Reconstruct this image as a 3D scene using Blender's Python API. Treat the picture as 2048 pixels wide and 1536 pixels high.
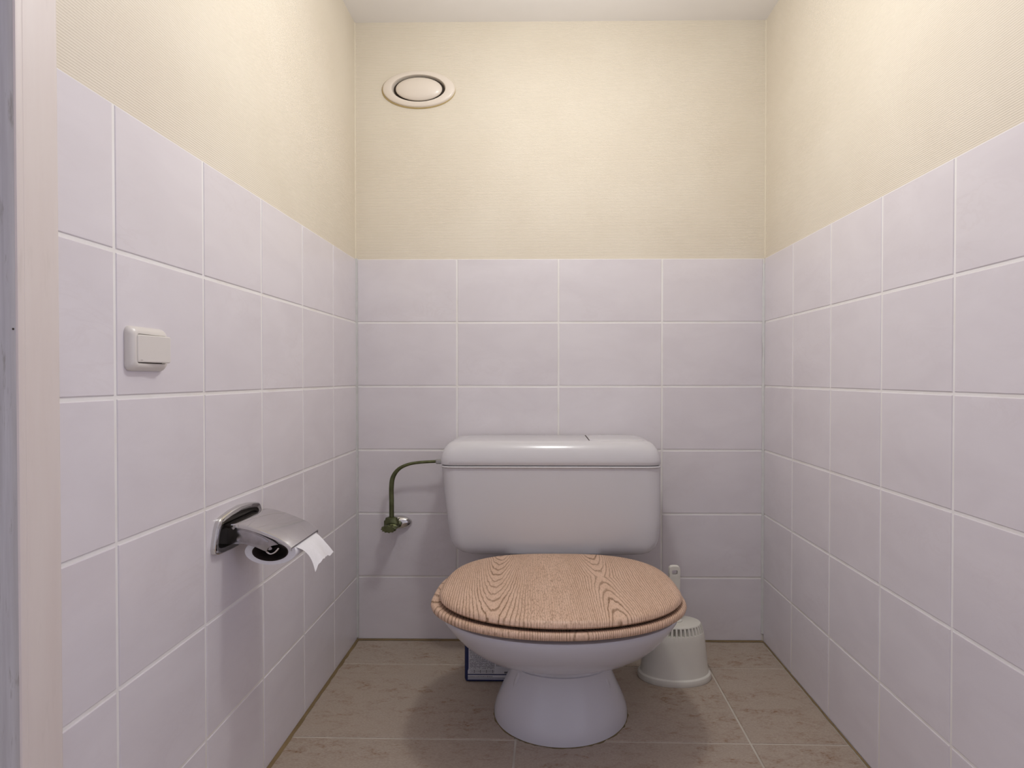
import bpy, bmesh, math, random
from mathutils import Vector
random.seed(7)
PI = math.pi
S = bpy.context.scene
for o in list(bpy.data.objects):
    bpy.data.objects.remove(o)
COL = S.collection

# ------------------------------------------------------------------ camera, world, lights, exposure
cam_d = bpy.data.cameras.new('camera')
cam_d.sensor_width = 36
cam_d.lens = 36 * 1150 / 2048
cam_d.shift_x = -0.0211
cam_d.clip_start = 0.02
cam = bpy.data.objects.new('camera', cam_d)
COL.objects.link(cam)
cam.location = (0, 0, 0.918)
cam.rotation_euler = (PI / 2 - 0.0110, 0, 0.0111)
S.camera = cam

S.view_settings.view_transform = 'Standard'
S.view_settings.look = 'None'
S.view_settings.gamma = 1
S.view_settings.use_curve_mapping = False
S.view_settings.exposure = 0.08

world = bpy.data.worlds.new('hall_daylight')
S.world = world
world.use_nodes = True
bg = world.node_tree.nodes['Background']
bg.inputs[0].default_value = (0.96, 0.94, 1.20, 1)
bg.inputs[1].default_value = 1.22

lamp_d = bpy.data.lights.new('ceiling_lamp_light', 'POINT')
LAMP_DOWN, LAMP_SIDE = 0.96, 0.86
lamp_d.energy = 14.8
lamp_d.color = (1.0, 1.0, 0.98)
lamp_d.shadow_soft_size = 0.065
# output varies with direction: slightly more straight down than sideways and up
lamp_d.use_nodes = True
_t = lamp_d.node_tree
_e = next(n for n in _t.nodes if n.type == 'EMISSION')
_c = _t.nodes.new('ShaderNodeTexCoord')
_s = _t.nodes.new('ShaderNodeSeparateXYZ')
_t.links.new(_c.outputs['Normal'], _s.inputs[0])
_r = _t.nodes.new('ShaderNodeMapRange')
_r.interpolation_type = 'SMOOTHSTEP'
for _i, _v in enumerate((-0.97, -0.40, LAMP_DOWN, LAMP_SIDE)):
    _r.inputs[_i + 1].default_value = _v
_t.links.new(_s.outputs[2], _r.inputs[0])
_t.links.new(_r.outputs[0], _e.inputs[1])
lamp = bpy.data.objects.new('ceiling_lamp_light', lamp_d)
COL.objects.link(lamp)
lamp.location = (0.06, 1.20, 1.82)

# ------------------------------------------------------------------ room measures (metres)
XL, XR, YB, ZC = -0.6406, 0.7762, 2.0, 2.15
ROW = 0.222
TOP = 6 * ROW
YJ = 0.753            # where the door jamb meets the left wall


# ------------------------------------------------------------------ node helpers
class NT:
    def __init__(self, name):
        self.m = bpy.data.materials.new(name)
        self.m.use_nodes = True
        self.t = self.m.node_tree
        self.b = self.t.nodes['Principled BSDF']

    def n(self, kind, **kw):
        nd = self.t.nodes.new(kind)
        for k, v in kw.items():
            setattr(nd, k, v)
        return nd

    def put(self, sock, v):
        if isinstance(v, bpy.types.NodeSocket):
            self.t.links.new(v, sock)
        elif isinstance(v, (tuple, list)) and len(v) == 3 and sock.type == 'RGBA':
            sock.default_value = (*v, 1)
        else:
            sock.default_value = v

    def math(self, op, a, b=0.0, c=None, clamp=False):
        nd = self.n('ShaderNodeMath', operation=op)
        nd.use_clamp = clamp
        self.put(nd.inputs[0], a)
        self.put(nd.inputs[1], b)
        if c is not None:
            self.put(nd.inputs[2], c)
        return nd.outputs[0]

    def xyz(self, v):
        nd = self.n('ShaderNodeSeparateXYZ')
        self.put(nd.inputs[0], v)
        return nd.outputs

    def obj(self, rnd=0.0, scale=(1, 1, 1)):
        tc = self.n('ShaderNodeTexCoord').outputs['Object']
        if rnd:
            r = self.n('ShaderNodeObjectInfo').outputs['Random']
            mul = self.math('MULTIPLY', r, rnd)
            cx = self.n('ShaderNodeCombineXYZ')
            for i in range(3):
                self.put(cx.inputs[i], mul)
            va = self.n('ShaderNodeVectorMath', operation='ADD')
            self.put(va.inputs[0], tc)
            self.put(va.inputs[1], cx.outputs[0])
            tc = va.outputs[0]
        if scale != (1, 1, 1):
            vm = self.n('ShaderNodeVectorMath', operation='MULTIPLY')
            self.put(vm.inputs[0], tc)
            vm.inputs[1].default_value = scale
            tc = vm.outputs[0]
        return tc

    def noise(self, vec, scale, detail=2.0, rough=0.5, dist=0.0):
        nd = self.n('ShaderNodeTexNoise')
        self.put(nd.inputs['Vector'], vec)
        nd.inputs['Scale'].default_value = scale
        nd.inputs['Detail'].default_value = detail
        nd.inputs['Roughness'].default_value = rough
        nd.inputs['Distortion'].default_value = dist
        return nd.outputs[0]

    def rng(self, v, a, b, c=0.0, d=1.0, smooth=False):
        nd = self.n('ShaderNodeMapRange')
        if smooth:
            nd.interpolation_type = 'SMOOTHSTEP'
        self.put(nd.inputs[0], v)
        for i, q in enumerate((a, b, c, d)):
            self.put(nd.inputs[i + 1], q)
        return nd.outputs[0]

    def mix(self, f, a, b):
        nd = self.n('ShaderNodeMix', data_type='RGBA')
        self.put(nd.inputs[0], f)
        self.put(nd.inputs[6], a)
        self.put(nd.inputs[7], b)
        return nd.outputs[2]

    def bump(self, h, strength, dist):
        nd = self.n('ShaderNodeBump')
        nd.inputs['Strength'].default_value = strength
        nd.inputs['Distance'].default_value = dist
        self.put(nd.inputs['Height'], h)
        self.t.links.new(nd.outputs[0], self.b.inputs['Normal'])

    def out(self, col, rough, metal=0.0, coat=0.0, spec=0.5):
        self.put(self.b.inputs['Base Color'], col)
        self.put(self.b.inputs['Roughness'], rough)
        self.b.inputs['Metallic'].default_value = metal
        self.b.inputs['Coat Weight'].default_value = coat
        self.b.inputs['Coat Roughness'].default_value = 0.06
        self.b.inputs['Specular IOR Level'].default_value = spec
        return self.m


def plain(name, col, rough, metal=0.0, coat=0.0, var=0.04, scale=30.0, spec=0.5):
    m = NT(name)
    f = m.noise(m.obj(), scale, 3)
    dark = tuple(c * (1 - var * 2) for c in col)
    return m.out(m.mix(f, dark, tuple(min(1, c * (1 + var)) for c in col)), rough, metal, coat, spec)


def mat_wall_tile():
    m = NT('marbled_wall_tile')
    v = m.obj(13.0, (1.0, 1.0, 1.9))
    cloud = m.rng(m.noise(v, 5.0, 4, 0.55, 0.6), 0.3, 0.7)
    vein = m.noise(v, 7.0, 5, 0.6, 1.6)
    vein = m.math('ABSOLUTE', m.math('SUBTRACT', vein, 0.5))
    vein = m.rng(vein, 0.0, 0.045, 1.0, 0.0, True)
    vein = m.math('MULTIPLY', vein, m.rng(m.noise(v, 3.0, 2), 0.45, 0.7))
    c = m.mix(cloud, (0.690, 0.648, 0.672), (0.745, 0.706, 0.728))
    c = m.mix(m.math('MULTIPLY', vein, 0.10), c, (0.52, 0.44, 0.43))
    m.bump(m.noise(m.obj(13.0), 60.0, 2), 0.02, 0.001)
    return m.out(c, 0.32, coat=0.12, spec=0.45)


def mat_wallpaper():
    m = NT('woven_wallpaper')
    co = m.obj()
    x, y, z = m.xyz(co)
    wob = m.math('MULTIPLY', m.noise(m.obj(0, (9, 9, 60)), 1.0, 2), 1.6)
    rib = m.math('SINE', m.math('ADD', m.math('MULTIPLY', z, 2 * PI / 0.0043), wob))
    along = m.noise(m.obj(0, (210, 210, 620)), 1.0, 2)
    h = m.math('ADD', m.math('MULTIPLY', rib, 0.5), m.math('MULTIPLY', along, 0.7))
    m.bump(h, 0.36, 0.0011)
    f = m.noise(co, 4.0, 4, 0.55)
    c = m.mix(m.rng(f, 0.3, 0.7), (0.710, 0.640, 0.525), (0.750, 0.685, 0.572))
    c = m.mix(m.rng(h, 0.7, -0.3, 0.0, 0.11), c, (0.62, 0.54, 0.42))
    return m.out(c, 0.6, spec=0.3)


def mat_grout():
    m = NT('pale_wall_grout')
    x, y, z = m.xyz(m.obj())
    f = m.noise(m.obj(), 9.0, 4, 0.6)
    low = m.rng(z, 0.0, 0.35, 0.55, 0.0)
    c = m.mix(m.math('ADD', m.rng(f, 0.45, 0.75, 0, 0.35), low, clamp=True), (0.84, 0.82, 0.795), (0.66, 0.60, 0.50))
    return m.out(c, 0.8)


def mat_floor_tile():
    m = NT('mottled_floor_tile')
    v = m.obj(31.0, (1.0, 2.1, 1.0))
    big = m.rng(m.noise(v, 3.0, 3), 0.35, 0.68)
    mot = m.rng(m.noise(v, 24.0, 7, 0.75, 0.6), 0.46, 0.66)
    fine = m.noise(v, 160.0, 3, 0.7)
    c = m.mix(m.rng(fine, 0.35, 0.7), (0.375, 0.305, 0.245), (0.475, 0.400, 0.328))
    patch = m.math('MULTIPLY', mot, m.rng(m.noise(v, 7.0, 4, 0.6, 0.8), 0.42, 0.62))
    speck = m.rng(m.noise(v, 120.0, 2, 0.6), 0.48, 0.64)
    patch = m.math('MULTIPLY', patch, m.math('ADD', 0.35, m.math('MULTIPLY', speck, 0.9)), clamp=True)
    c = m.mix(m.math('MULTIPLY', patch, 1.0, clamp=True), c, (0.22, 0.11, 0.045))
    c = m.mix(m.math('MULTIPLY', big, 0.14), c, (0.44, 0.33, 0.24))
    m.bump(fine, 0.12, 0.001)
    return m.out(c, m.rng(mot, 0, 1, 0.45, 0.6), spec=0.35)


def mat_wood(name, c1, c2, vs, roff):
    """Printed oak grain: two cathedral figures, straight lines between and beside them."""
    m = NT(name)
    co = m.obj()
    x, y, z = m.xyz(co)

    def wob(scale, amp, detail=1):
        return m.math('MULTIPLY', m.math('SUBTRACT', m.noise(m.obj(0, scale), 1.0, detail), 0.5), amp)
    u = m.math('ADD', x, m.math('ADD', wob((6, 3, 3), 0.018, 1), wob((150, 40, 40), 0.0034, 2)))
    v = m.math('ADD', y, m.math('ADD', wob((90, 20, 20), 0.034, 2), wob((12, 5, 5), 0.02)))

    def figure(c, e, k, tip, lean):
        """Rings round a pith line at x = c; tip(v) shifts them along the board near the pith only."""
        w = m.math('ABSOLUTE', m.math('SUBTRACT', u, m.math('ADD', c, m.math('MULTIPLY', y, lean))))
        r = m.math('SUBTRACT', m.math('SQRT', m.math('ADD', m.math('MULTIPLY', w, w), e * e)), e)
        near = m.rng(w, 0.012, 0.105, 1.0, 0.0, True)
        return m.math('SUBTRACT', m.math('MULTIPLY', r, k), m.math('MULTIPLY', tip, near))
    r1 = figure(c1, 0.040, 185.0, m.math('MULTIPLY', m.math('ADD', v, 0.1), 22.0), -0.03)
    r2 = figure(c2, 0.040, 185.0, m.math('MULTIPLY', m.math('ABSOLUTE', m.math('SUBTRACT', v, vs)), 18.0), -0.07)
    R = m.math('ADD', m.math('MINIMUM', r1, r2), wob((11, 5, 5), 1.1, 1))
    R = m.math('ADD', R, 40.0 + roff)
    fr = m.math('FRACT', R)
    wn = m.n('ShaderNodeTexWhiteNoise', noise_dimensions='1D')
    m.put(wn.inputs['W'], m.math('FLOOR', R))
    line = m.math('MULTIPLY', m.rng(fr, 0.0, 0.14, 0, 1, True), m.rng(fr, 0.20, 0.46, 1, 0, True))
    line = m.math('MULTIPLY', line, m.rng(wn.outputs[0], 0, 1, 0.70, 1.0))
    mid = m.rng(m.math('ABSOLUTE', m.math('SUBTRACT', x, (c1 + c2) / 2)), 0.025, 0.075, 0.45, 1.0, True)
    line = m.math('MULTIPLY', line, mid)
    pore = m.rng(m.noise(m.obj(0, (330, 170, 170)), 1.0, 2, 0.6), 0.33, 0.52)
    # fine straight pores, thickest between the two figures
    x2 = m.math('ADD', x, wob((60, 9, 9), 0.006))
    cx = m.n('ShaderNodeCombineXYZ')
    m.put(cx.inputs[0], m.math('MULTIPLY', x2, 480.0))
    m.put(cx.inputs[1], m.math('MULTIPLY', y, 110.0))
    m.put(cx.inputs[2], m.math('MULTIPLY', z, 55.0))
    fleck = m.rng(m.noise(cx.outputs[0], 1.0, 2, 0.65), 0.50, 0.64)
    band = m.math('MULTIPLY', m.rng(m.math('ABSOLUTE', m.math('SUBTRACT', x, (c1 + c2) / 2)), 0.03, 0.10, 1.0, 0.50, True), 0.66)
    soft = m.noise(m.obj(0, (40, 8, 8)), 1.0, 3)
    base = m.mix(m.rng(soft, 0.3, 0.7), (0.640, 0.435, 0.310), (0.700, 0.490, 0.362))
    d = m.math('MAXIMUM', m.math('MULTIPLY', line, m.rng(pore, 0, 1, 0.55, 1.0)), m.math('MULTIPLY', fleck, band), clamp=True)
    c = m.mix(m.math('MULTIPLY', d, 0.95), base, (0.185, 0.096, 0.040))
    m.bump(m.math('SUBTRACT', 1.0, d), 0.10, 0.001)
    return m.out(c, 0.42, spec=0.35)


def mat_print():
    """Back label of a packet: tiny dense print in two columns, boxes and stripes below."""
    m = NT('packet_small_print')
    x, y, z = m.xyz(m.obj())          # x, z run over the label from its lower left corner
    rowf = m.math('MULTIPLY', z, 1 / 0.0031)
    row = m.math('FLOOR', rowf)
    inrow = m.math('FRACT', rowf)
    body = m.math('MULTIPLY', m.math('GREATER_THAN', inrow, 0.28), m.math('LESS_THAN', inrow, 0.86))
    cx = m.n('ShaderNodeCombineXYZ')
    m.put(cx.inputs[0], m.math('MULTIPLY', x, 620.0))
    m.put(cx.inputs[1], m.math('MULTIPLY', row, 7.31))
    words = m.math('GREATER_THAN', m.noise(cx.outputs[0], 1.0, 3, 0.75), 0.46)
    cols = m.math('SUBTRACT', 1.0, m.math('COMPARE', x, 0.083, 0.0022))
    cols = m.math('MULTIPLY', cols, m.math('GREATER_THAN', x, 0.005))
    zlow = m.rng(m.math('GREATER_THAN', x, 0.083), 0, 1, 0.034, 0.042)
    ink = m.math('MULTIPLY', m.math('MULTIPLY', body, words), m.math('MULTIPLY', cols, m.math('GREATER_THAN', z, zlow)))
    # row of small boxed figures
    bz = m.math('MULTIPLY', m.math('GREATER_THAN', z, 0.0215), m.math('LESS_THAN', z, 0.0315))
    bx = m.math('MULTIPLY', m.math('GREATER_THAN', x, 0.006), m.math('LESS_THAN', x, 0.080))
    edge = m.math('SUBTRACT', 1.0, m.math('MULTIPLY', m.math('LESS_THAN', m.math('ABSOLUTE', m.math('SUBTRACT', z, 0.0265)), 0.0038),
                  m.math('GREATER_THAN', m.math('FRACT', m.math('MULTIPLY', x, 1 / 0.0185)), 0.10)))
    bw = m.math('MULTIPLY', m.math('COMPARE', z, 0.0265, 0.0016), m.math('GREATER_THAN', m.noise(cx.outputs[0], 1.3, 2), 0.5))
    ink = m.math('MAXIMUM', ink, m.math('MULTIPLY', m.math('MULTIPLY', bz, bx), m.math('MAXIMUM', edge, bw)))
    st = m.math('MAXIMUM', m.math('COMPARE', z, 0.0175, 0.0016), m.math('COMPARE', z, 0.0065, 0.0009))
    tiny = m.math('MULTIPLY', m.math('COMPARE', z, 0.0115, 0.0018), m.math('LESS_THAN', x, 0.075))
    tiny = m.math('MULTIPLY', tiny, words)
    word = m.math('MULTIPLY', m.math('COMPARE', z, 0.0235, 0.0030), m.math('GREATER_THAN', x, 0.110))
    ink = m.math('MAXIMUM', ink, m.math('MAXIMUM', m.math('MULTIPLY', tiny, 0.7), word))
    c = m.mix(m.math('MULTIPLY', ink, 0.85), (0.62, 0.62, 0.66), (0.05, 0.05, 0.055))
    c = m.mix(st, c, (0.012, 0.022, 0.09))
    return m.out(c, 0.4)


M = {}
M['tile'] = mat_wall_tile()
M['paper'] = mat_wallpaper()
M['grout'] = mat_grout()
M['ftile'] = mat_floor_tile()
M['fgrout'] = plain('sandy_floor_grout', (0.62, 0.57, 0.49), 0.85, var=0.18, scale=14)
M['grime'] = plain('brown_stained_sealant', (0.24, 0.165, 0.075), 0.7, var=0.25, scale=9)
M['footgrime'] = plain('greenish_brown_grime', (0.17, 0.13, 0.06), 0.8, var=0.3, scale=18)
M['sealant'] = plain('white_sealant', (0.66, 0.66, 0.64), 0.5, var=0.08, scale=40)
M['bead'] = plain('cream_corner_filler', (0.82, 0.76, 0.62), 0.5)
M['ceiling'] = plain('white_ceiling_paint', (0.86, 0.835, 0.81), 0.8, var=0.03, scale=6)
M['hall'] = plain('lintel_and_added_wall_plaster', (0.80, 0.80, 0.80), 0.8)
M['ceramic'] = plain('white_glazed_ceramic', (0.60, 0.595, 0.640), 0.20, coat=0.2, var=0.01, scale=5)
M['cistern'] = plain('white_cistern_plastic', (0.64, 0.625, 0.64), 0.20, coat=0.25, var=0.01, scale=5)
M['wood_lid'] = mat_wood('printed_oak_lid', -0.163, 0.112, 0.015, 0.0)
M['wood_seat'] = mat_wood('printed_oak_seat', -0.31, 0.02, -0.05, 3.4)
M['chrome'] = plain('polished_chrome', (0.66, 0.65, 0.64), 0.07, 1.0, var=0.02)
M['chrome_dull'] = plain('tarnished_chrome', (0.42, 0.40, 0.41), 0.22, 1.0, var=0.2, scale=60)
M['chrome_dark_reflection'] = plain('chrome_reflecting_dark', (0.05, 0.045, 0.035), 0.15, 1.0, var=0.2)
M['brass'] = plain('aged_plumbing_metal', (0.15, 0.165, 0.080), 0.30, 0.85, var=0.35, scale=45)
M['nickel'] = plain('dull_nickel', (0.45, 0.45, 0.43), 0.35, 0.9)
M['cream'] = plain('cream_plastic', (0.72, 0.68, 0.63), 0.32, var=0.01)
M['vent'] = plain('ivory_vent_plastic', (0.77, 0.69, 0.60), 0.35, var=0.01, coat=0.15)
M['yellow'] = plain('yellow_rim_tone', (0.50, 0.38, 0.17), 0.6)
M['dark'] = plain('dark_recess_and_shade', (0.05, 0.035, 0.025), 0.9)
M['brushplastic'] = plain('off_white_plastic', (0.70, 0.68, 0.61), 0.38, var=0.015)
M['roll'] = plain('white_tissue', (0.82, 0.81, 0.83), 0.95, var=0.03, scale=160, spec=0.1)
M['card'] = plain('brown_cardboard', (0.035, 0.020, 0.014), 0.9, var=0.1)
M['navy'] = plain('navy_packet_film', (0.012, 0.022, 0.10), 0.35, var=0.2)
M['print'] = mat_print()


def mat_jamb():
    m = NT('cream_gloss_paint')
    x, y, z = m.xyz(m.obj())
    f = m.noise(m.obj(0, (30, 30, 3)), 1.0, 4, 0.6)
    c = m.mix(m.rng(f, 0.35, 0.7), (0.70, 0.62, 0.575), (0.73, 0.66, 0.615))
    sm = m.rng(m.noise(m.obj(0, (60, 60, 9)), 1.0, 4, 0.65), 0.60, 0.74)
    c = m.mix(m.math('MULTIPLY', sm, 0.12), c, (0.33, 0.28, 0.22))
    return m.out(c, 0.45)


def mat_jamb_edge():
    m = NT('scuffed_shaded_paint')
    f = m.noise(m.obj(0, (90, 90, 4)), 1.0, 4, 0.6)
    c = m.mix(m.rng(f, 0.35, 0.7), (0.45, 0.425, 0.415), (0.56, 0.54, 0.53))  # grey base paints in the dimmer light on this front edge
    sm = m.rng(m.noise(m.obj(0, (120, 120, 14)), 1.0, 4, 0.7), 0.60, 0.72)
    c = m.mix(m.math('MULTIPLY', sm, 0.6), c, (0.22, 0.19, 0.14))
    return m.out(c, 0.5)


M['jamb'] = mat_jamb()
M['jambedge'] = mat_jamb_edge()

# ------------------------------------------------------------------ mesh helpers
WORLD = {}


def link(name, me, mat, parent=None, kind=None, label=None):
    o = bpy.data.objects.new(name, me)
    COL.objects.link(o)
    if mat and not me.materials:
        me.materials.append(mat)
    if parent:
        o.parent = parent
    if kind:
        o['kind'] = kind
    if label:
        o['label'] = label
    return o


def build(name, verts, faces, mat, parent=None, kind=None, label=None, smooth=True, angle=40, origin=None):
    """verts are given in room coordinates; the mesh is stored relative to its thing's base (or to origin)."""
    base = Vector(WORLD.get(parent.name, (0, 0, 0))) if parent else Vector((0, 0, 0))
    org = Vector(origin) if origin is not None else base
    me = bpy.data.meshes.new(name)
    me.from_pydata([tuple(Vector(v) - org) for v in verts], [], faces)
    bm = bmesh.new()
    bm.from_mesh(me)
    bmesh.ops.recalc_face_normals(bm, faces=bm.faces)
    bm.to_mesh(me)
    bm.free()
    if smooth:
        me.shade_smooth()
        me.set_sharp_from_angle(angle=math.radians(angle))
    o = link(name, me, mat, parent, kind, label)
    o.location = org - base
    WORLD[o.name] = tuple(org)
    return o


def thing(name, label, cat, loc, group=None):
    o = bpy.data.objects.new(name, None)
    o.empty_display_size = 0.05
    COL.objects.link(o)
    o.location = loc
    o['label'] = label
    o['category'] = cat
    if group:
        o['group'] = group
    WORLD[o.name] = tuple(loc)
    return o


def box(x0, x1, y0, y1, z0, z1):
    v = [(x, y, z) for z in (z0, z1) for y in (y0, y1) for x in (x0, x1)]
    f = [(0, 2, 3, 1), (4, 5, 7, 6), (0, 1, 5, 4), (1, 3, 7, 5), (3, 2, 6, 7), (2, 0, 4, 6)]
    return v, f


def join(*parts):
    V, F = [], []
    for v, f in parts:
        k = len(V)
        V += list(v)
        F += [tuple(i + k for i in q) for q in f]
    return V, F


def loft(rings, cap0=True, cap1=True, closed=False):
    n = len(rings[0])
    V = [p for r in rings for p in r]
    F = []
    m = len(rings)
    for i in range(m if closed else m - 1):
        a, b = i * n, ((i + 1) % m) * n
        for j in range(n):
            k = (j + 1) % n
            F.append((a + j, a + k, b + k, b + j))
    if not closed:
        if cap0:
            F.append(tuple(range(n - 1, -1, -1)))
        if cap1:
            F.append(tuple(range((m - 1) * n, m * n)))
    return V, F


def superpt(t, a, b0, b1, n0, n1):
    """Point on an egg outline: half-width a, front reach b0 (towards -y), rear reach b1, exponents n0 / n1."""
    c, s = math.cos(t), math.sin(t)
    n = n1 if s > 0 else n0
    b = b1 if s > 0 else b0
    return (a * math.copysign(abs(c) ** (2 / n), c), b * math.copysign(abs(s) ** (2 / n), s))


def egg(cx, yc, a, front, rear, z, n0=2.0, n1=2.0, n=96, inset=0.0):
    r = []
    for i in range(n):
        x, y = superpt(2 * PI * i / n, a - inset, yc - front - inset, rear - yc - inset, n0, n1)
        r.append((cx + x, yc + y, z))
    return r


def rrect(u0, u1, v0, v1, ru, rv=None, n=8):
    """Rounded rectangle outline as (u, v) points."""
    rv = ru if rv is None else rv
    pts = []
    for cu, cv, a0 in ((u1 - ru, v1 - rv, 0), (u0 + ru, v1 - rv, PI / 2), (u0 + ru, v0 + rv, PI), (u1 - ru, v0 + rv, 1.5 * PI)):
        for i in range(n + 1):
            a = a0 + PI / 2 * i / n
            pts.append((cu + ru * math.cos(a), cv + rv * math.sin(a)))
    return pts


def spline(pts, k=8):
    out = []
    P = [Vector(p) for p in pts]
    P = [2 * P[0] - P[1]] + P + [2 * P[-1] - P[-2]]
    for i in range(1, len(P) - 2):
        a, b, c, d = P[i - 1:i + 3]
        for j in range(k):
            t = j / k
            out.append(0.5 * ((2 * b) + (c - a) * t + (2 * a - 5 * b + 4 * c - d) * t * t + (3 * b - a - 3 * c + d) * t ** 3))
    out.append(P[-2])
    return out


def tube(pts, r, n=14, kx=1.0, kz=1.0, closed_caps=True):
    """Tube along a path; kx, kz widen the section along x and z."""
    P = [Vector(p) for p in pts]
    rings = []
    up = Vector((0, 1, 0.001))
    for i, p in enumerate(P):
        t = (P[min(i + 1, len(P) - 1)] - P[max(i - 1, 0)]).normalized()
        a = t.cross(up)
        if a.length < 1e-3:
            a = t.cross(Vector((1, 0, 0)))
        a.normalize()
        b = t.cross(a).normalized()
        rr = r[i] if isinstance(r, (list, tuple)) else r
        ring = []
        for j in range(n):
            q = (a * math.cos(2 * PI * j / n) + b * math.sin(2 * PI * j / n)) * rr
            ring.append((p.x + q.x * kx, p.y + q.y, p.z + q.z * kz))
        rings.append(ring)
    return loft(rings, closed_caps, closed_caps)


def disc_y(cx, cz, rx, rz, prof, n=64, cap0=True, cap1=True):
    """Elliptic turning about the y axis: prof is a list of (radius factor, y)."""
    return loft([[(cx + rx * f * math.cos(2 * PI * j / n), y, cz + rz * f * math.sin(2 * PI * j / n)) for j in range(n)] for f, y in prof], cap0, cap1)


def turn_z(cx, cy, prof, n=64, cap0=True, cap1=True):
    """Elliptic turning about the z axis: prof is a list of (rx, ry, z)."""
    return loft([[(cx + rx * math.cos(2 * PI * j / n), cy + ry * math.sin(2 * PI * j / n), z) for j in range(n)] for rx, ry, z in prof], cap0, cap1)


# ------------------------------------------------------------------ setting
T = 0.003             # tiles stand this far in front of the plaster
wl = build('wall_left', *box(XL - 0.12, XL - T, YJ - 0.055, YB + 0.12, -0.05, ZC), M['paper'], kind='structure', smooth=False)
wr = build('wall_right', *box(XR + T, XR + 0.12, 0.62, YB + 0.12, -0.05, ZC), M['paper'], kind='structure', smooth=False)
wb = build('wall_back', *box(XL - T, XR + T, YB + T, YB + 0.12, -0.05, ZC), M['paper'], kind='structure', smooth=False)
build('ceiling', *box(XL - 1.3, XR + 1.3, -1.0, YB + 0.12, ZC, ZC + 0.1), M['ceiling'], kind='structure', smooth=False)
fl = build('floor', *box(XL - 1.3, XR + 1.3, -1.0, YB + 0.12, -0.09, -0.0022), M['fgrout'], kind='structure', smooth=False)
# lintel over the doorway the picture is taken from; unseen side pieces added to block hall light
fw = join(box(XL - 1.3, XR + 1.3, 0.62, 0.69, 2.04, ZC), box(XL - 1.3, XL - 0.10, 0.62, 0.69, -0.004, 2.04), box(XR, XR + 1.3, 0.62, 0.69, -0.004, 2.04))
build('wall_front_with_added_sides', *fw, M['hall'], kind='structure', smooth=False)
build('wall_hall_added_unseen', *box(XL - 1.3, XR + 1.3, -1.0, -0.9, -0.004, ZC), M['hall'], kind='structure', smooth=False)  # unseen wall, added so daylight enters only from the open hall ends

# grout beds
build('grout', *box(XL - T, XL - 0.0016, YJ, YB + T, 0, TOP - 0.002), M['grout'], wl, smooth=False)
build('grout', *box(XR + 0.0016, XR + T, 0.60, YB + T, 0, TOP - 0.002), M['grout'], wr, smooth=False)
build('grout', *box(XL, XR, YB + 0.0016, YB + T, 0, TOP - 0.002), M['grout'], wb, smooth=False)


def tile_mesh(w, h, t=T + 0.002, c=0.0016):
    """A wall tile facing -y with softly rounded glazed edges; its back lies at y = +t."""
    rings = []
    for ins, y in ((0, t), (0, c * 1.1), (c * 0.35, c * 0.35), (c, 0)):
        x, z = w / 2 - ins, h / 2 - ins
        rings.append([(-x, y, -z), (x, y, -z), (x, y, z), (-x, y, z)])
    V, F = loft(rings, True, True)
    me = bpy.data.meshes.new('wall_tile')
    me.from_pydata(V, [], F)
    bm = bmesh.new()
    bm.from_mesh(me)
    bmesh.ops.recalc_face_normals(bm, faces=bm.faces)
    bm.to_mesh(me)
    bm.free()
    me.materials.append(M['tile'])
    return me


J = 0.0058            # joint width
cache = {}


def lay(parent, x, y, z, w, rot):
    key = round(w, 3)
    if key not in cache:
        cache[key] = tile_mesh(w - J, ROW - J)
    o = link('tile', cache[key], None, parent)
    tilt = 0.0016
    o.location = (x, y, z)
    o.rotation_euler = (random.uniform(-tilt, tilt), 0, rot + random.uniform(-tilt, tilt))


def span(edges):
    return [((a + b) / 2, abs(b - a)) for a, b in zip(edges, edges[1:])]


for r in range(6):
    z = (r + 0.5) * ROW
    for c, w in span([YB, 1.778, 1.5489, 1.3198, 1.0907, 0.8616, YJ]):
        lay(wl, XL, c, z, w, PI / 2)
    for c, w in span([YB, 1.7762, 1.5471, 1.318, 1.0889, 0.8598, 0.6307]):
        lay(wr, XR, c, z, w, -PI / 2)
    for c, w in span([XL + 0.002, -0.2889, 0.0643, 0.4231, XR - 0.003]):
        lay(wb, c, YB, z, w, 0)

# sealant in the wall corners: pale, lumpy towards the floor on the right
V, F = loft([[(XR - (0.0075 + random.uniform(-.0012, .0012)), YB - 0.0005, z), (XR - 0.003, YB - 0.0042, z), (XR, YB - 0.0042, z), (XR, YB, z), (XR - 0.006, YB + 0.0005, z)]
             for z in [i * 0.0285 for i in range(1, 47)]])
build('corner_sealant', V, F, M['sealant'], wb)
build('corner_sealant', *box(XL - 0.002, XL + 0.0055, YB - 0.0055, YB + 0.0010, 0.01, TOP), M['sealant'], wb, smooth=False)
for x0, x1 in ((XL - T, XL - 0.0006), (XR + 0.0006, XR + T)):
    build('corner_bead', *box(x0, x1, YB + T - 0.003, YB + T, TOP, ZC), M['bead'], wb, smooth=False)


# floor tiles: a grid turned very slightly to the room, cut to the walls
def clip(poly, keep):
    out = []
    for i, a in enumerate(poly):
        b = poly[(i + 1) % len(poly)]
        da, db = keep(a), keep(b)
        if da >= 0:
            out.append(a)
        if (da >= 0) != (db >= 0):
            t = da / (da - db)
            out.append((a[0] + (b[0] - a[0]) * t, a[1] + (b[1] - a[1]) * t))
    return out


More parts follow.
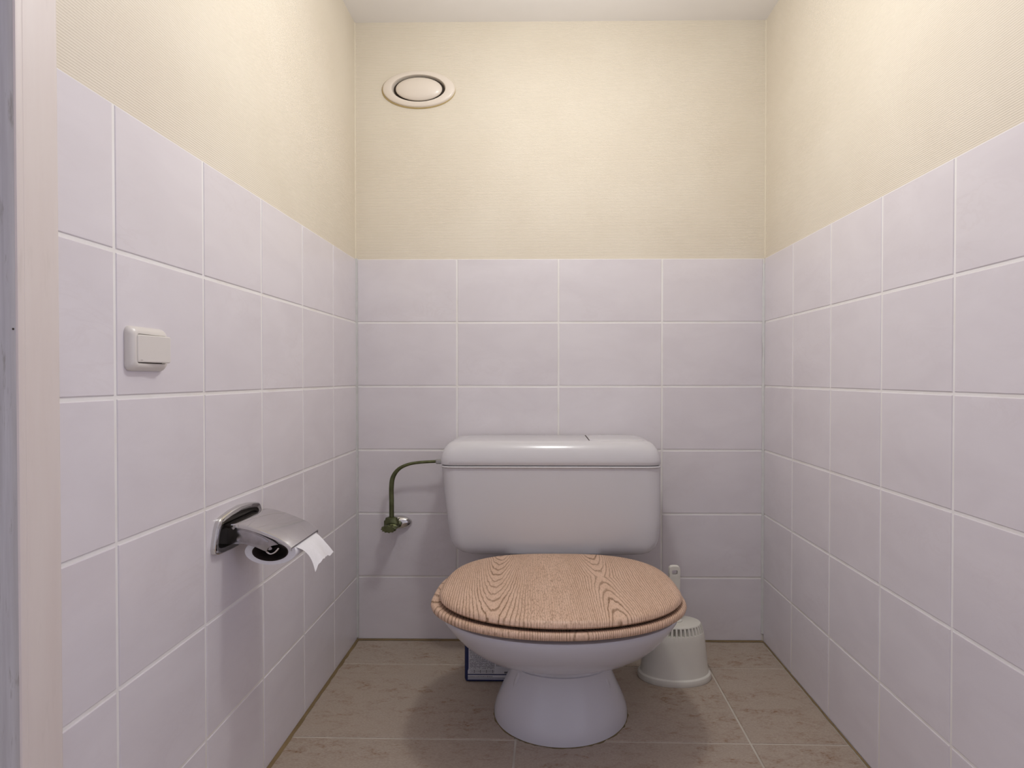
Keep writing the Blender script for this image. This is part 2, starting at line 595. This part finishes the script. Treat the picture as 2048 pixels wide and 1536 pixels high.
def inset(poly, d):
    n = len(poly)
    area = sum(poly[i][0] * poly[(i + 1) % n][1] - poly[(i + 1) % n][0] * poly[i][1] for i in range(n))
    sg = 1 if area > 0 else -1
    lines = []
    for i in range(n):
        a, b = Vector(poly[i]), Vector(poly[(i + 1) % n])
        d2 = (b - a).normalized()
        nr = Vector((-d2.y, d2.x)) * sg
        lines.append((a + nr * d, d2))
    out = []
    for i in range(n):
        p, u = lines[i - 1]
        q, v = lines[i]
        den = u.x * v.y - u.y * v.x
        t = ((q.x - p.x) * v.y - (q.y - p.y) * v.x) / den
        out.append(tuple(p + u * t))
    return out


ga = -0.0128
gx, gy = Vector((math.cos(ga), math.sin(ga))), Vector((-math.sin(ga), math.cos(ga)))
go = Vector((0.534, 1.817))
PX, PY = 0.591, 0.3776
for i in range(-3, 1):
    for k in range(-4, 1):
        q = [tuple(go + gx * PX * (i + a) + gy * PY * (k + b)) for a, b in ((0, 0), (1, 0), (1, 1), (0, 1))]
        for kf in (lambda p: p[0] - (XL + 0.004), lambda p: (XR - 0.003) - p[0], lambda p: (YB - 0.004) - p[1], lambda p: p[1] - 0.55):
            q = clip(q, kf) if q else q
        if len(q) < 3:
            continue
        area = abs(sum(q[n][0] * q[(n + 1) % len(q)][1] - q[(n + 1) % len(q)][0] * q[n][1] for n in range(len(q)))) / 2
        if area < 0.002:
            continue
        a, b, c = inset(q, 0.0024), inset(q, 0.0028), inset(q, 0.0042)
        dz = random.uniform(-0.0004, 0.0004)
        V, F = loft([[(*p, -0.0045) for p in a], [(*p, -0.0012 + dz) for p in b], [(*p, dz) for p in c]])
        cen = (sum(p[0] for p in q) / len(q), sum(p[1] for p in q) / len(q), 0)
        build('tile', V, F, M['ftile'], fl, smooth=False, origin=cen)

# stained sealant where floor meets walls
def bead_run(p, q, nrm, w, h):
    p, q, nrm = Vector(p), Vector(q), Vector(nrm)
    n = 60
    rings = []
    for i in range(n + 1):
        c = p.lerp(q, i / n)
        ww = w * random.uniform(0.8, 1.2)
        rings.append([tuple(c), tuple(c + nrm * ww), tuple(c + nrm * ww * 0.55 + Vector((0, 0, h * 0.5))), tuple(c + Vector((0, 0, h)))])
    return loft(rings)


build('floor_sealant', *bead_run((XL, 0.76, 0), (XL, YB, 0), (1, 0, 0), 0.008, 0.004), M['grime'], fl)
build('floor_sealant', *bead_run((XL, YB, 0), (XR, YB, 0), (0, -1, 0), 0.006, 0.003), M['grime'], fl)
build('floor_sealant', *bead_run((XR, 0.60, 0), (XR, YB, 0), (-1, 0, 0), 0.0035, 0.002), M['grime'], fl)

# door jamb on the left: cream lining, scuffed front edge greyed for its shade, with a shallow groove
jr = [(-0.6346, 0.7515), (-0.6355, 0.7535), (-0.80, 0.7535), (-0.80, 0.6925), (-0.6370, 0.6925), (-0.6352, 0.6935), (-0.6346, 0.6955), (-0.6346, 0.7010), (-0.6349, 0.7016), (-0.6349, 0.7020), (-0.6346, 0.7028)]
jm = build('trim_1', *loft([[(x, y, z) for x, y in jr] for z in (-0.004, 2.04)]), M['jamb'], kind='structure', angle=20)
er = [(-0.6372, 0.6925), (-0.80, 0.6925), (-0.80, 0.6885), (-0.6600, 0.6885), (-0.6570, 0.6900), (-0.6535, 0.6895), (-0.6480, 0.6885), (-0.6415, 0.6890), (-0.6385, 0.6908)]
build('trim_2', *loft([[(x, y, z) for x, y in er] for z in (-0.004, 2.04)]), M['jambedge'], kind='structure', angle=50)
build('trim_right_added_unseen', *box(0.66, XR, 0.6925, 0.7535, -0.004, 2.04), M['jamb'], kind='structure', smooth=False)  # unseen right jamb, added to hold back some hall daylight
dot = build('nail_hole', *disc_y(-0.6383, 0.977, 0.0010, 0.0013, [(1, 0.6908), (1, 0.6900), (0.5, 0.6896)], 12), M['dark'], bpy.data.objects['trim_2'])

# ------------------------------------------------------------------ toilet
TO = (0.05, 1.50, 0.0)
toilet = thing('toilet', 'white ceramic toilet with oak-grain seat and low white cistern against the tiled back wall', 'toilet', TO)

# bowl and foot as one glazed body: (z, centre x, half-width, front, widest y, rear, n front, n rear)
SEC = [
    (0.000, 0.0567, 0.1825, 1.4147, 1.580, 1.735, 2, 2),
    (0.012, 0.0567, 0.1822, 1.4150, 1.580, 1.735, 2, 2),
    (0.030, 0.0568, 0.1780, 1.4195, 1.575, 1.735, 2, 2),
    (0.050, 0.0568, 0.1705, 1.4270, 1.570, 1.735, 2, 2),
    (0.0700, 0.0565, 0.1620, 1.4350, 1.565, 1.735, 2, 2),
    (0.095, 0.0570, 0.1500, 1.4450, 1.555, 1.735, 2, 2.2),
    (0.120, 0.0580, 0.1390, 1.4520, 1.550, 1.735, 2, 2.2),
    (0.140, 0.0580, 0.1330, 1.4565, 1.545, 1.735, 2, 2.2),
    (0.150, 0.0580, 0.1310, 1.4580, 1.545, 1.735, 2, 2.2),
    (0.1515, 0.0580, 0.1275, 1.4610, 1.543, 1.735, 2, 2.2),
    (0.164, 0.0575, 0.1255, 1.4625, 1.540, 1.735, 2, 2.2),
    (0.1675, 0.0570, 0.1260, 1.4600, 1.530, 1.735, 2, 2.2),
    (0.172, 0.0560, 0.1280, 1.4480, 1.515, 1.735, 2, 2.2),
    (0.181, 0.0550, 0.1380, 1.4230, 1.490, 1.738, 2, 2.3),
    (0.1945, 0.0525, 0.1570, 1.3920, 1.475, 1.740, 2, 2.4),
    (0.2125, 0.0520, 0.1880, 1.3590, 1.460, 1.742, 2, 2.5),
    (0.238, 0.0520, 0.2220, 1.3250, 1.450, 1.745, 2, 2.7),
    (0.262, 0.0515, 0.2490, 1.3000, 1.450, 1.748, 2, 2.9),
    (0.285, 0.0505, 0.2690, 1.2820, 1.450, 1.750, 2, 3),
    (0.305, 0.0500, 0.2850, 1.2690, 1.450, 1.750, 2, 3),
    (0.3185, 0.0495, 0.2945, 1.2625, 1.450, 1.750, 2, 3),
    (0.3258, 0.0490, 0.2958, 1.2612, 1.450, 1.750, 2, 3),
    (0.3287, 0.0490, 0.2948, 1.2625, 1.450, 1.748, 2, 3),
    (0.3300, 0.0490, 0.2915, 1.2665, 1.450, 1.745, 2, 3),
    (0.3295, 0.0490, 0.2500, 1.3050, 1.450, 1.700, 2, 2.6),
    (0.315, 0.0490, 0.2300, 1.3200, 1.450, 1.680, 2, 2.4),
    (0.25, 0.0490, 0.1900, 1.3600, 1.460, 1.640, 2, 2),
    (0.20, 0.0490, 0.1000, 1.4700, 1.530, 1.610, 2, 2),
]
rings = [egg(cx, yc, a, fr, re, z, n0, n1, 112) for z, cx, a, fr, yc, re, n0, n1 in SEC]
body = loft(rings, True, True)
# shelf behind the bowl that carries the cistern
shelf = loft([[(x, y, z) for x, y in rrect(-0.10 + i, 0.19 - i, 1.70, 1.985, 0.04)] for z, i in ((0.235, 0.03), (0.28, 0.0), (0.352, 0.0), (0.360, 0.006))])
build('bowl', *join(body, shelf), M['ceramic'], toilet)
for sx, zz in ((1, 0.118), (-1, 0.126)):
    V, F = turn_z(0.058 + sx * 0.1165, 1.505, [(0.001, 0.002, -0.026), (0.0045, 0.006, -0.020), (0.0075, 0.009, -0.006), (0.0070, 0.009, 0.010), (0.0045, 0.006, 0.022), (0.001, 0.002, 0.029)], 20)
    V = [(x - sx * (z + 0.0) * 0.36, y, z + zz) for x, y, z in V]
    build('bolt_cover', V, F, M['ceramic'], toilet)

rings = []
for k, h in ((-0.002, 0.0), (0.0024, 0.0), (0.0012, 0.0012), (-0.002, 0.0020)):
    r = egg(0.0567, 1.580, 0.1825, 1.4147, 1.735, h, 2, 2, 96, -k)
    if h == 0.0 and k > 0:
        r = [(0.0567 + (x - 0.0567) * q, 1.58 + (y - 1.58) * q, z) for (x, y, z), q in zip(r, [random.uniform(0.985, 1.012) for _ in r])]
    rings.append(r)
build('base_sealant', *loft(rings, False, False), M['footgrime'], toilet, label='brown and greenish stained sealant round the foot')

# seat ring and lid
seat_r = []
for ins, z in ((0.014, 0.3453), (0.006, 0.3463), (0.0015, 0.3498), (0.0, 0.3548), (0.0018, 0.3603), (0.006, 0.3633), (0.012, 0.3636), (0.024, 0.3598), (0.070, 0.3588), (0.080, 0.3568), (0.084, 0.3528), (0.078, 0.3468), (0.070, 0.3453)):
    seat_r.append(egg(0.0455, 1.448, 0.3195, 1.2350, 1.722, z, 2.05, 3.2, 128, ins))
build('seat', *loft(seat_r, closed=True), M['wood_seat'], toilet)
lid_r = []
for ins, z in ((0.16, 0.3820), (0.035, 0.3800), (0.022, 0.3690), (0.010, 0.3678), (0.003, 0.3700), (0.0, 0.3745), (0.0012, 0.3795), (0.0055, 0.3843), (0.013, 0.3872), (0.028, 0.3890), (0.08, 0.3908), (0.16, 0.3920)):
    lid_r.append(egg(0.0505, 1.450, 0.3035, 1.2430, 1.742, z, 2.05, 2.85, 128, ins))
build('lid', *loft(lid_r), M['wood_lid'], toilet)
for x, y in ((-0.20, 1.46), (0.30, 1.46)):
    build('seat_bumper', *turn_z(x, y, [(0.012, 0.008, 0.329), (0.013, 0.009, 0.336), (0.012, 0.008, 0.346)], 16), M['cream'], toilet)
for x in (-0.075, 0.17):
    build('hinge', *join(tube([(x - 0.03, 1.728, 0.362), (x + 0.03, 1.728, 0.362)], 0.010, 16), turn_z(x, 1.726, [(0.012, 0.010, 0.33), (0.012, 0.010, 0.356)], 16)), M['nickel'], toilet)

# cistern
TK = [(0.3622, -0.195, 0.307, 1.806), (0.3634, -0.212, 0.3225, 1.799), (0.3665, -0.232, 0.3375, 1.792), (0.3716, -0.2497, 0.3475, 1.786),
      (0.3800, -0.2625, 0.3565, 1.781), (0.3920, -0.2735, 0.3650, 1.778), (0.4094, -0.2818, 0.3715, 1.776), (0.4650, -0.2900, 0.3760, 1.775),
      (0.5300, -0.2985, 0.3770, 1.775), (0.6360, -0.3085, 0.3770, 1.7740), (0.6405, -0.3105, 0.3785, 1.7690), (0.6425, -0.3100, 0.3780, 1.7695), (0.6438, -0.3080, 0.3760, 1.7722)]
rings = []
for z, l, r, f in TK:
    rd = min(0.045, 0.03 + (z - 0.362) * 0.3)
    rings.append([(x, y, z) for x, y in rrect(l, r, f, 1.9975, rd, 0.030, 10)])
tank = build('cistern', *loft(rings), M['cistern'], toilet)
LD = [(0.6452, -0.3060, 0.3740, 1.7790), (0.6462, -0.3095, 0.3760, 1.7735), (0.6490, -0.3112, 0.3772, 1.7712), (0.6600, -0.3115, 0.3772, 1.7706), (0.6740, -0.3095, 0.3755, 1.7727),
      (0.6860, -0.3055, 0.3716, 1.7762), (0.6960, -0.3005, 0.3667, 1.7805), (0.7045, -0.2945, 0.3607, 1.7858), (0.7110, -0.2880, 0.3540, 1.7912), (0.7155, -0.2800, 0.3460, 1.7968),
      (0.7180, -0.2700, 0.3360, 1.8030), (0.7190, -0.2590, 0.3240, 1.8110), (0.7193, -0.2450, 0.3100, 1.8250)]
rings = [[(x, y, z) for x, y in rrect(l, r, f, 1.9960 if z < 0.71 else 1.990, 0.045, 0.030, 10)] for z, l, r, f in LD]
build('cistern_lid', *loft(rings), M['cistern'], tank)
bt = [[(x, y, z) for x, y in rrect(0.158 + i, 0.330 - i, 1.818 + i, 1.985 - i, 0.03, 0.02)] for i, z in ((0, 0.7100), (0, 0.7185), (0.003, 0.7205), (0.012, 0.7218), (0.03, 0.7222))]
build('flush_button', *loft(bt), M['cistern'], tank)
build('button_gap', *box(0.1548, 0.1574, 1.822, 1.982, 0.7150, 0.7200), M['dark'], tank, smooth=False, label='dark slot left of the flush button')

# ------------------------------------------------------------------ water supply on the back wall
sup = thing('water_supply_valve', 'tarnished angle valve and bent supply pipe on tiles left of the cistern', 'valve', (-0.494, YB, 0.413))
build('rosette', *disc_y(-0.494, 0.4132, 0.047, 0.0235, [(1.0, 2.0), (1.0, 1.997), (0.93, 1.990), (0.75, 1.984), (0.45, 1.980), (0.38, 1.979)], 48), M['chrome'], sup, label='chrome wall rosette')
vb = join(disc_y(-0.4975, 0.4150, 0.020, 0.0105, [(1, 1.982), (1, 1.965), (1.15, 1.963), (1.15, 1.955), (0.95, 1.953), (0.95, 1.925), (0.6, 1.922), (0.6, 1.905)], 28),
          turn_z(-0.5033, 1.940, [(0.020, 0.012, 0.414), (0.026, 0.015, 0.418), (0.026, 0.015, 0.432), (0.022, 0.013, 0.436), (0.020, 0.0115, 0.443), (0.012, 0.007, 0.446)], 28))
build('valve_body', *vb, M['brass'], sup)
kr = []
for f, y in ((0.55, 1.906), (0.9, 1.903), (1, 1.899), (1, 1.889), (0.85, 1.886), (0.3, 1.8855)):
    kr.append([(-0.5005 + 0.0240 * f * (1 + (0.07 if j % 4 < 2 else -0.07) * (f > .8)) * math.cos(2 * PI * j / 48), y,
                0.4175 + 0.0125 * f * (1 + (0.07 if j % 4 < 2 else -0.07) * (f > .8)) * math.sin(2 * PI * j / 48)) for j in range(48)])
build('valve_knob', *loft(kr), M['brass'], sup)
pp = spline([(-0.5033, 1.94, 0.440), (-0.5033, 1.94, 0.50), (-0.5036, 1.94, 0.545), (-0.4985, 1.94, 0.580), (-0.4795, 1.939, 0.6075), (-0.4480, 1.937, 0.6240), (-0.4080, 1.936, 0.6315), (-0.3520, 1.935, 0.6352)], 10)
build('supply_pipe', *tube(pp, 0.0050, 16, kx=1.65), M['brass'], sup)
build('pipe_nut', *tube([(-0.3520, 1.935, 0.6352), (-0.3500, 1.935, 0.6352), (-0.3300, 1.935, 0.6352), (-0.3105, 1.935, 0.6352)], [0.0055, 0.0080, 0.0088, 0.0088], 6), M['nickel'], sup, smooth=False, label='dull grey hexagon nut')

# ------------------------------------------------------------------ air vent high on the back wall
YV = YB + T
vt = thing('air_vent', 'ivory oval air valve with a domed centre, high on the cream wallpaper', 'vent', (-0.4193, YV, 1.9165))
build('vent_ring', *disc_y(-0.4193, 1.9165, 0.1255, 0.0625, [(1.0, YV), (1.0, YV - 0.008), (0.985, YV - 0.011), (0.955, YV - 0.0125), (0.86, YV - 0.0145), (0.775, YV - 0.0155), (0.745, YV - 0.0145), (0.730, YV - 0.011), (0.722, YV - 0.004), (0.718, YV)], 96, False, False), M['vent'], vt)
build('vent_lower_rim', *disc_y(-0.4210, 1.9148, 0.1275, 0.0640, [(1.0, YV), (1.0, YV - 0.003), (0.985, YV - 0.0042), (0.93, YV - 0.0042)], 80, False, False), M['yellow'], vt, label='yellow rim showing below the ring')  # yellow ellipse set slightly low and left behind the vent ring
build('vent_throat_shade', *disc_y(-0.4193, 1.9165, 0.1255, 0.0625, [(0.71, YV), (0.71, YV - 0.0008)], 64), M['dark'], vt, label='dark disc painted as shade inside the ring')  # flat dark disc stands in for shade, the wall is not cut
build('vent_cap', *disc_y(-0.4185, 1.9150, 0.1255, 0.0625, [(0.20, YV), (0.20, YV - 0.006), (0.63, YV - 0.0065), (0.640, YV - 0.009), (0.630, YV - 0.0115), (0.59, YV - 0.0145), (0.50, YV - 0.0185), (0.36, YV - 0.0215), (0.18, YV - 0.0235), (0.05, YV - 0.024)], 96), M['vent'], vt)

# ------------------------------------------------------------------ light switch on the left wall
sw = thing('light_switch', 'cream square rocker light switch on the left tiled wall', 'light switch', (XL, 0.923, 0.964))
rings = []
for i, x, rd in ((0.0, XL, 0.010), (0.0, XL + 0.003, 0.010), (0.0012, XL + 0.0065, 0.011), (0.0035, XL + 0.0098, 0.011), (0.0070, XL + 0.0122, 0.010), (0.0100, XL + 0.0130, 0.008), (0.0118, XL + 0.0130, 0.006), (0.0125, XL + 0.0120, 0.005), (0.0125, XL + 0.006, 0.005)):
    rings.append([(x, y, z) for y, z in rrect(0.879 + i * 0.85, 0.9685 - i * 0.75, 0.9285 + i, 0.9990 - i, rd, rd)])
build('switch_frame', *loft(rings), M['cream'], sw)
rk = []
for i, d in ((0.0006, -0.008), (0.0, 0.0), (0.0004, 0.0006), (0.0016, 0.0012)):
    ring = []
    for y, z in rrect(0.8905 + i, 0.9580 - i, 0.9422 + i, 0.9858 - i, 0.003, 0.003, 4):
        s = (y - 0.8905) / 0.0675
        ring.append((XL + 0.0122 + 0.0085 * s + d if d >= 0 else XL + 0.007, y, z))
    rk.append(ring)
build('rocker', *loft(rk), M['cream'], sw, angle=12)
build('rocker_gap', *loft([[(x, y, z) for y, z in rrect(0.8895, 0.9590, 0.9412, 0.9868, 0.004, 0.004, 4)] for x in (XL + 0.0055, XL + 0.0068)]), M['dark'], sw, label='dark gap around the rocker')
build('rocker_mark', *box(XL + 0.0146, XL + 0.0148, 0.8955, 0.9000, 0.9455, 0.9461), M['nickel'], sw, smooth=False, label='tiny grey mark low on the rocker')

# ------------------------------------------------------------------ toilet roll holder on the left wall
th = thing('toilet_roll_holder', 'chrome toilet roll holder with a curved cover on the left tiled wall', 'toilet roll holder', (XL, 1.21, 0.60))
half = [(1.2070, 0.5650), (1.165, 0.5652), (1.132, 0.5672), (1.1165, 0.5695), (1.1085, 0.5742), (1.1065, 0.5825), (1.1095, 0.599), (1.1150, 0.6175), (1.1215, 0.631), (1.1285, 0.6380), (1.1430, 0.6415), (1.1680, 0.6460), (1.2070, 0.6490)]
out = half + [(2.414 - y, z) for y, z in reversed(half[1:-1])]
rings = []
for f, x in ((1.0, XL), (1.0, XL + 0.0055), (0.985, XL + 0.0085), (0.95, XL + 0.0100), (0.90, XL + 0.0090), (0.86, XL + 0.0085)):
    rings.append([(x, 1.207 + (y - 1.207) * f, 0.607 + (z - 0.607) * (f if f > 0.99 else 2 * f - 1 if f < 0.9 else f * 1.4 - 0.4)) for y, z in out])
build('back_plate', *loft(rings), M['chrome'], th)
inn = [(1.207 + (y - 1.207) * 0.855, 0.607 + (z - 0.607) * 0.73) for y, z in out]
build('plate_dark_reflection', *loft([[(x, y, z) for y, z in inn] for x in (XL + 0.0080, XL + 0.0091)]), M['chrome_dark_reflection'], th, label='dark reflection painted on the inner face of the back plate')  # near-black colour stands in for dark reflections in the plate
# curved cover with side lips
prof = [(-0.6235, 0.6225), (-0.6100, 0.6225), (-0.5900, 0.6185), (-0.5680, 0.6115), (-0.5450, 0.6025), (-0.5260, 0.5938), (-0.5130, 0.5850), (-0.5010, 0.5752)]
top = spline([(x, 0, z) for x, z in prof], 5)
Y0, Y1 = 1.1500, 1.2900
V, F = [], []
cols = [(Y0, -0.0075), (Y0, -0.0022), (Y0 + 0.0008, -0.0005), (Y0 + 0.0028, 0.0), (Y1 - 0.0028, 0.0), (Y1 - 0.0008, -0.0005), (Y1, -0.0022), (Y1, -0.0075),
        (Y1 - 0.002, -0.0075), (Y1 - 0.0022, -0.0028), (Y0 + 0.0022, -0.0028), (Y0 + 0.002, -0.0075)]
rings = [[(p.x, y, p.z + dz) for y, dz in cols] for p in top]
build('cover', *loft(rings), M['chrome'], th, angle=25)
# arm with the roll spindle
arm = [(-0.6320, 0.6110), (-0.6230, 0.6155), (-0.6040, 0.6135), (-0.5803, 0.6070), (-0.5610, 0.5990), (-0.5390, 0.5880), (-0.5300, 0.5800), (-0.5420, 0.5775), (-0.5507, 0.5726), (-0.5535, 0.5655),
       (-0.5600, 0.5680), (-0.5745, 0.5745), (-0.5983, 0.5808), (-0.6320, 0.5815)]
def plate_xz(pts, y0, y1, b=0.0008):
    cx, cz = sum(p[0] for p in pts) / len(pts), sum(p[1] for p in pts) / len(pts)
    k = 0.965
    small = [(cx + (x - cx) * k, cz + (z - cz) * k) for x, z in pts]
    return loft([[(x, y0, z) for x, z in small], [(x, y0 + b, z) for x, z in pts], [(x, y1, z) for x, z in pts]])
build('arm', *plate_xz(arm, 1.1535, 1.1585), M['chrome_dull'], th)
rec = [(-0.6150, 0.6080), (-0.6040, 0.6095), (-0.5800, 0.6030), (-0.5600, 0.5945), (-0.5480, 0.5865), (-0.5560, 0.5800), (-0.5720, 0.5795), (-0.5960, 0.5845), (-0.6140, 0.5880)]
build('arm_panel', *plate_xz(rec, 1.1528, 1.1536, 0.0003), M['chrome_dull'], th, label='brushed inset panel of the arm')
build('arm_screw', *disc_y(-0.6195, 0.6140, 0.0042, 0.0026, [(1, 1.1500), (1, 1.1490), (0.8, 1.1484)], 20), M['chrome_dull'], th)
hk = spline([(-0.5575, 1.160, 0.5680), (-0.5555, 1.163, 0.5615), (-0.5490, 1.164, 0.5585), (-0.5410, 1.165, 0.5620), (-0.5340, 1.166, 0.5700)], 6)
build('spindle_hook', *tube(hk, [0.0018] * len(hk), 10, kx=1.5), M['chrome'], th)
build('spindle', *tube([(-0.549, 1.157, 0.5715), (-0.549, 1.288, 0.5715)], 0.0035, 14, kx=1.6), M['chrome_dull'], th)

# roll
CX, CZ, RX, RZ = -0.5520, 0.5615, 0.0530, 0.0268
roll = thing('toilet_roll', 'white toilet paper roll with a torn loose sheet hanging from the chrome holder', 'toilet paper', (CX, 1.22, CZ))
n = 72
prof = [(1.0, 1.1680), (1.0, 1.2790), (0.985, 1.2800), (0.70, 1.2800), (0.70, 1.1670), (0.985, 1.1670)]
build('paper_winding', *loft([[(CX + RX * f * math.cos(2 * PI * j / n), y, CZ + RZ * f * math.sin(2 * PI * j / n)) for j in range(n)] for f, y in prof], closed=True), M['roll'], roll)
prof = [(0.70, 1.1660), (0.70, 1.2805), (0.665, 1.2805), (0.665, 1.1660)]
build('cardboard_core', *loft([[(CX + RX * f * math.cos(2 * PI * j / n), y, CZ + RZ * f * math.sin(2 * PI * j / n)) for j in range(n)] for f, y in prof], closed=True), M['card'], roll, label='brown cardboard core')
# loose sheet: leaves the winding under the cover and hangs with a torn lower edge
G, H = 24, 18
def sheet(off):
    V = []
    for i in range(H + 1):
        v = i / H
        for j in range(G + 1):
            u = j / G
            ya = 1.1700 + 0.004 * math.sin(v * 2.2)
            yb = 1.2795 + 0.0045 * v
            y = ya + (yb - ya) * u
            # torn edge: near corner lowest, a hollow beside it
            drop = 0.048 - 0.010 * math.sin(min(1, u / 0.85) * PI) ** 0.8 - 0.0065 * u + 0.0012 * math.sin(u * 31) * v
            side = 0.010 * math.sin(v * PI) * (1 - u) ** 2 - 0.004 * math.sin(v * PI) * u ** 2
            y += side
            x = -0.5040 + 0.040 * v ** 0.9 + 0.0030 * math.sin(u * 5.0 + 0.6) * v + 0.0015 * math.sin(u * 11 + v * 3) * v
            z = 0.5705 - drop * (0.32 * v + 0.68 * v ** 1.7) - 0.004 * v + 0.0018 * math.sin(u * 6.5) * v
            V.append((x + off * 0.8, y, z + off * 0.5))
    return V
Va, Vb = sheet(0.0), sheet(0.0004)
F = []
W1 = G + 1
N = len(Va)
for i in range(H):
    for j in range(G):
        a = i * W1 + j
        F += [(a, a + 1, a + W1 + 1, a + W1), (N + a, N + a + W1, N + a + W1 + 1, N + a + 1)]
rim = [j for j in range(W1)] + [i * W1 + G for i in range(1, H + 1)] + [H * W1 + j for j in range(G - 1, -1, -1)] + [i * W1 for i in range(H - 1, 0, -1)]
for a, b in zip(rim, rim[1:] + rim[:1]):
    F.append((a, b, N + b, N + a))
build('loose_sheet', Va + Vb, F, M['roll'], roll, angle=60)

# ------------------------------------------------------------------ toilet brush and its holder
BX, BY = 0.4130, 1.7650
hold = thing('toilet_brush_holder', 'off-white plastic toilet brush holder on the floor right of the toilet', 'brush holder', (BX, BY, 0))
N = 200
def bring(rx, ry, z, slot=0.0):
    r = []
    for j in range(N):
        a = 2 * PI * j / N
        k = 1 - slot if j % 5 in (0, 1) else 1
        r.append((BX + rx * k * math.cos(a), BY + ry * k * math.sin(a), z))
    return r
rings = [bring(0.111, 0.0700, 0.0), bring(0.1125, 0.0712, 0.003), bring(0.1120, 0.0708, 0.012), bring(0.1105, 0.0698, 0.0165), bring(0.1070, 0.0675, 0.0190), bring(0.1040, 0.0656, 0.0200), bring(0.1025, 0.0648, 0.0230),
         bring(0.0985, 0.0622, 0.070), bring(0.0925, 0.0586, 0.1250), bring(0.0890, 0.0564, 0.1425),
         bring(0.0888, 0.0562, 0.1430, 0.24), bring(0.0860, 0.0545, 0.1550, 0.24), bring(0.0818, 0.0518, 0.1652, 0.20), bring(0.0812, 0.0514, 0.1660), bring(0.0790, 0.0500, 0.1688), bring(0.0740, 0.0468, 0.1700)]
build('cup', *loft(rings), M['brushplastic'], hold, angle=30)

brush = thing('toilet_brush', 'off-white toilet brush standing in its holder, its handle showing a hanging hole', 'toilet brush', (BX, BY, 0.17))
build('handle_collar', *turn_z(BX, BY, [(0.024, 0.0155, 0.1700), (0.024, 0.0155, 0.1740), (0.020, 0.013, 0.1765), (0.014, 0.009, 0.1775)], 32), M['brushplastic'], brush)
# flat handle: rounded top around a hanging hole
def flat_handle(y0, y1):
    cx, cz = BX, 0.3225
    k = 32
    outer, inner = [], []
    for j in range(k):
        a = 2 * PI * j / k
        c, s = math.cos(a), math.sin(a)
        n = 3.4
        outer.append((cx + 0.0172 * math.copysign(abs(c) ** (2 / n), c), cz + 0.0185 * math.copysign(abs(s) ** (2 / n), s)))
        inner.append((cx + 0.0088 * math.copysign(abs(c) ** (2 / n), c), cz - 0.0010 + 0.0082 * math.copysign(abs(s) ** (2 / n), s)))
    rings = [[(x, y0, z) for x, z in inner], [(cx + (x - cx) * .94, y0, cz + (z - cz) * .95) for x, z in outer], [(x, y0 + 0.002, z) for x, z in outer], [(x, y1, z) for x, z in outer], [(x, y1, z) for x, z in inner]]
    top = loft(rings, closed=True)
    shaft = loft([[(cx - w, y0 + 0.0004, z), (cx + w, y0 + 0.0004, z), (cx + w + 0.0008, y0 + 0.002, z), (cx + w + 0.0008, y1, z), (cx - w - 0.0008, y1, z), (cx - w - 0.0008, y0 + 0.002, z)] for w, z in ((0.0120, 0.1760), (0.0145, 0.24), (0.0163, 0.3100))])
    return join(top, shaft)
build('handle', *flat_handle(BY - 0.007, BY + 0.007), M['brushplastic'], brush, angle=35)

# ------------------------------------------------------------------ packet behind the foot of the toilet
PK0, PK1, PF, PBK, PH = -0.2280, -0.0440, 1.7220, 1.7860, 0.1600
pack = thing('detergent_packet', 'navy blue packet with a white small-print label behind the toilet foot', 'packet', ((PK0 + PK1) / 2, 1.755, 0))
rings = []
for i, z in ((0.008, 0.0), (0.002, 0.003), (0.0, 0.010), (0.0, PH - 0.012), (0.002, PH - 0.004), (0.008, PH)):
    rings.append([(x, y, z) for x, y in rrect(PK0 + i, PK1 - i, PF + i * .6, PBK - i * .6, 0.010, 0.008, 6)])
build('packet_body', *loft(rings), M['navy'], pack)
lx0 = PK0 + 0.0105
lab = [(lx0, 0.0085), (PK1 - 0.004, 0.0085), (PK1 - 0.004, PH - 0.006), (lx0 + 0.0025, PH - 0.006), (lx0 + 0.0025, 0.042), (lx0, 0.034)]
build('label_panel', *loft([[(x, PF + 0.0004, z) for x, z in lab], [(x, PF - 0.0004, z) for x, z in lab]]), M['print'], pack, smooth=False, origin=(lx0, PF, 0.006), label='white label with dense dark small print')
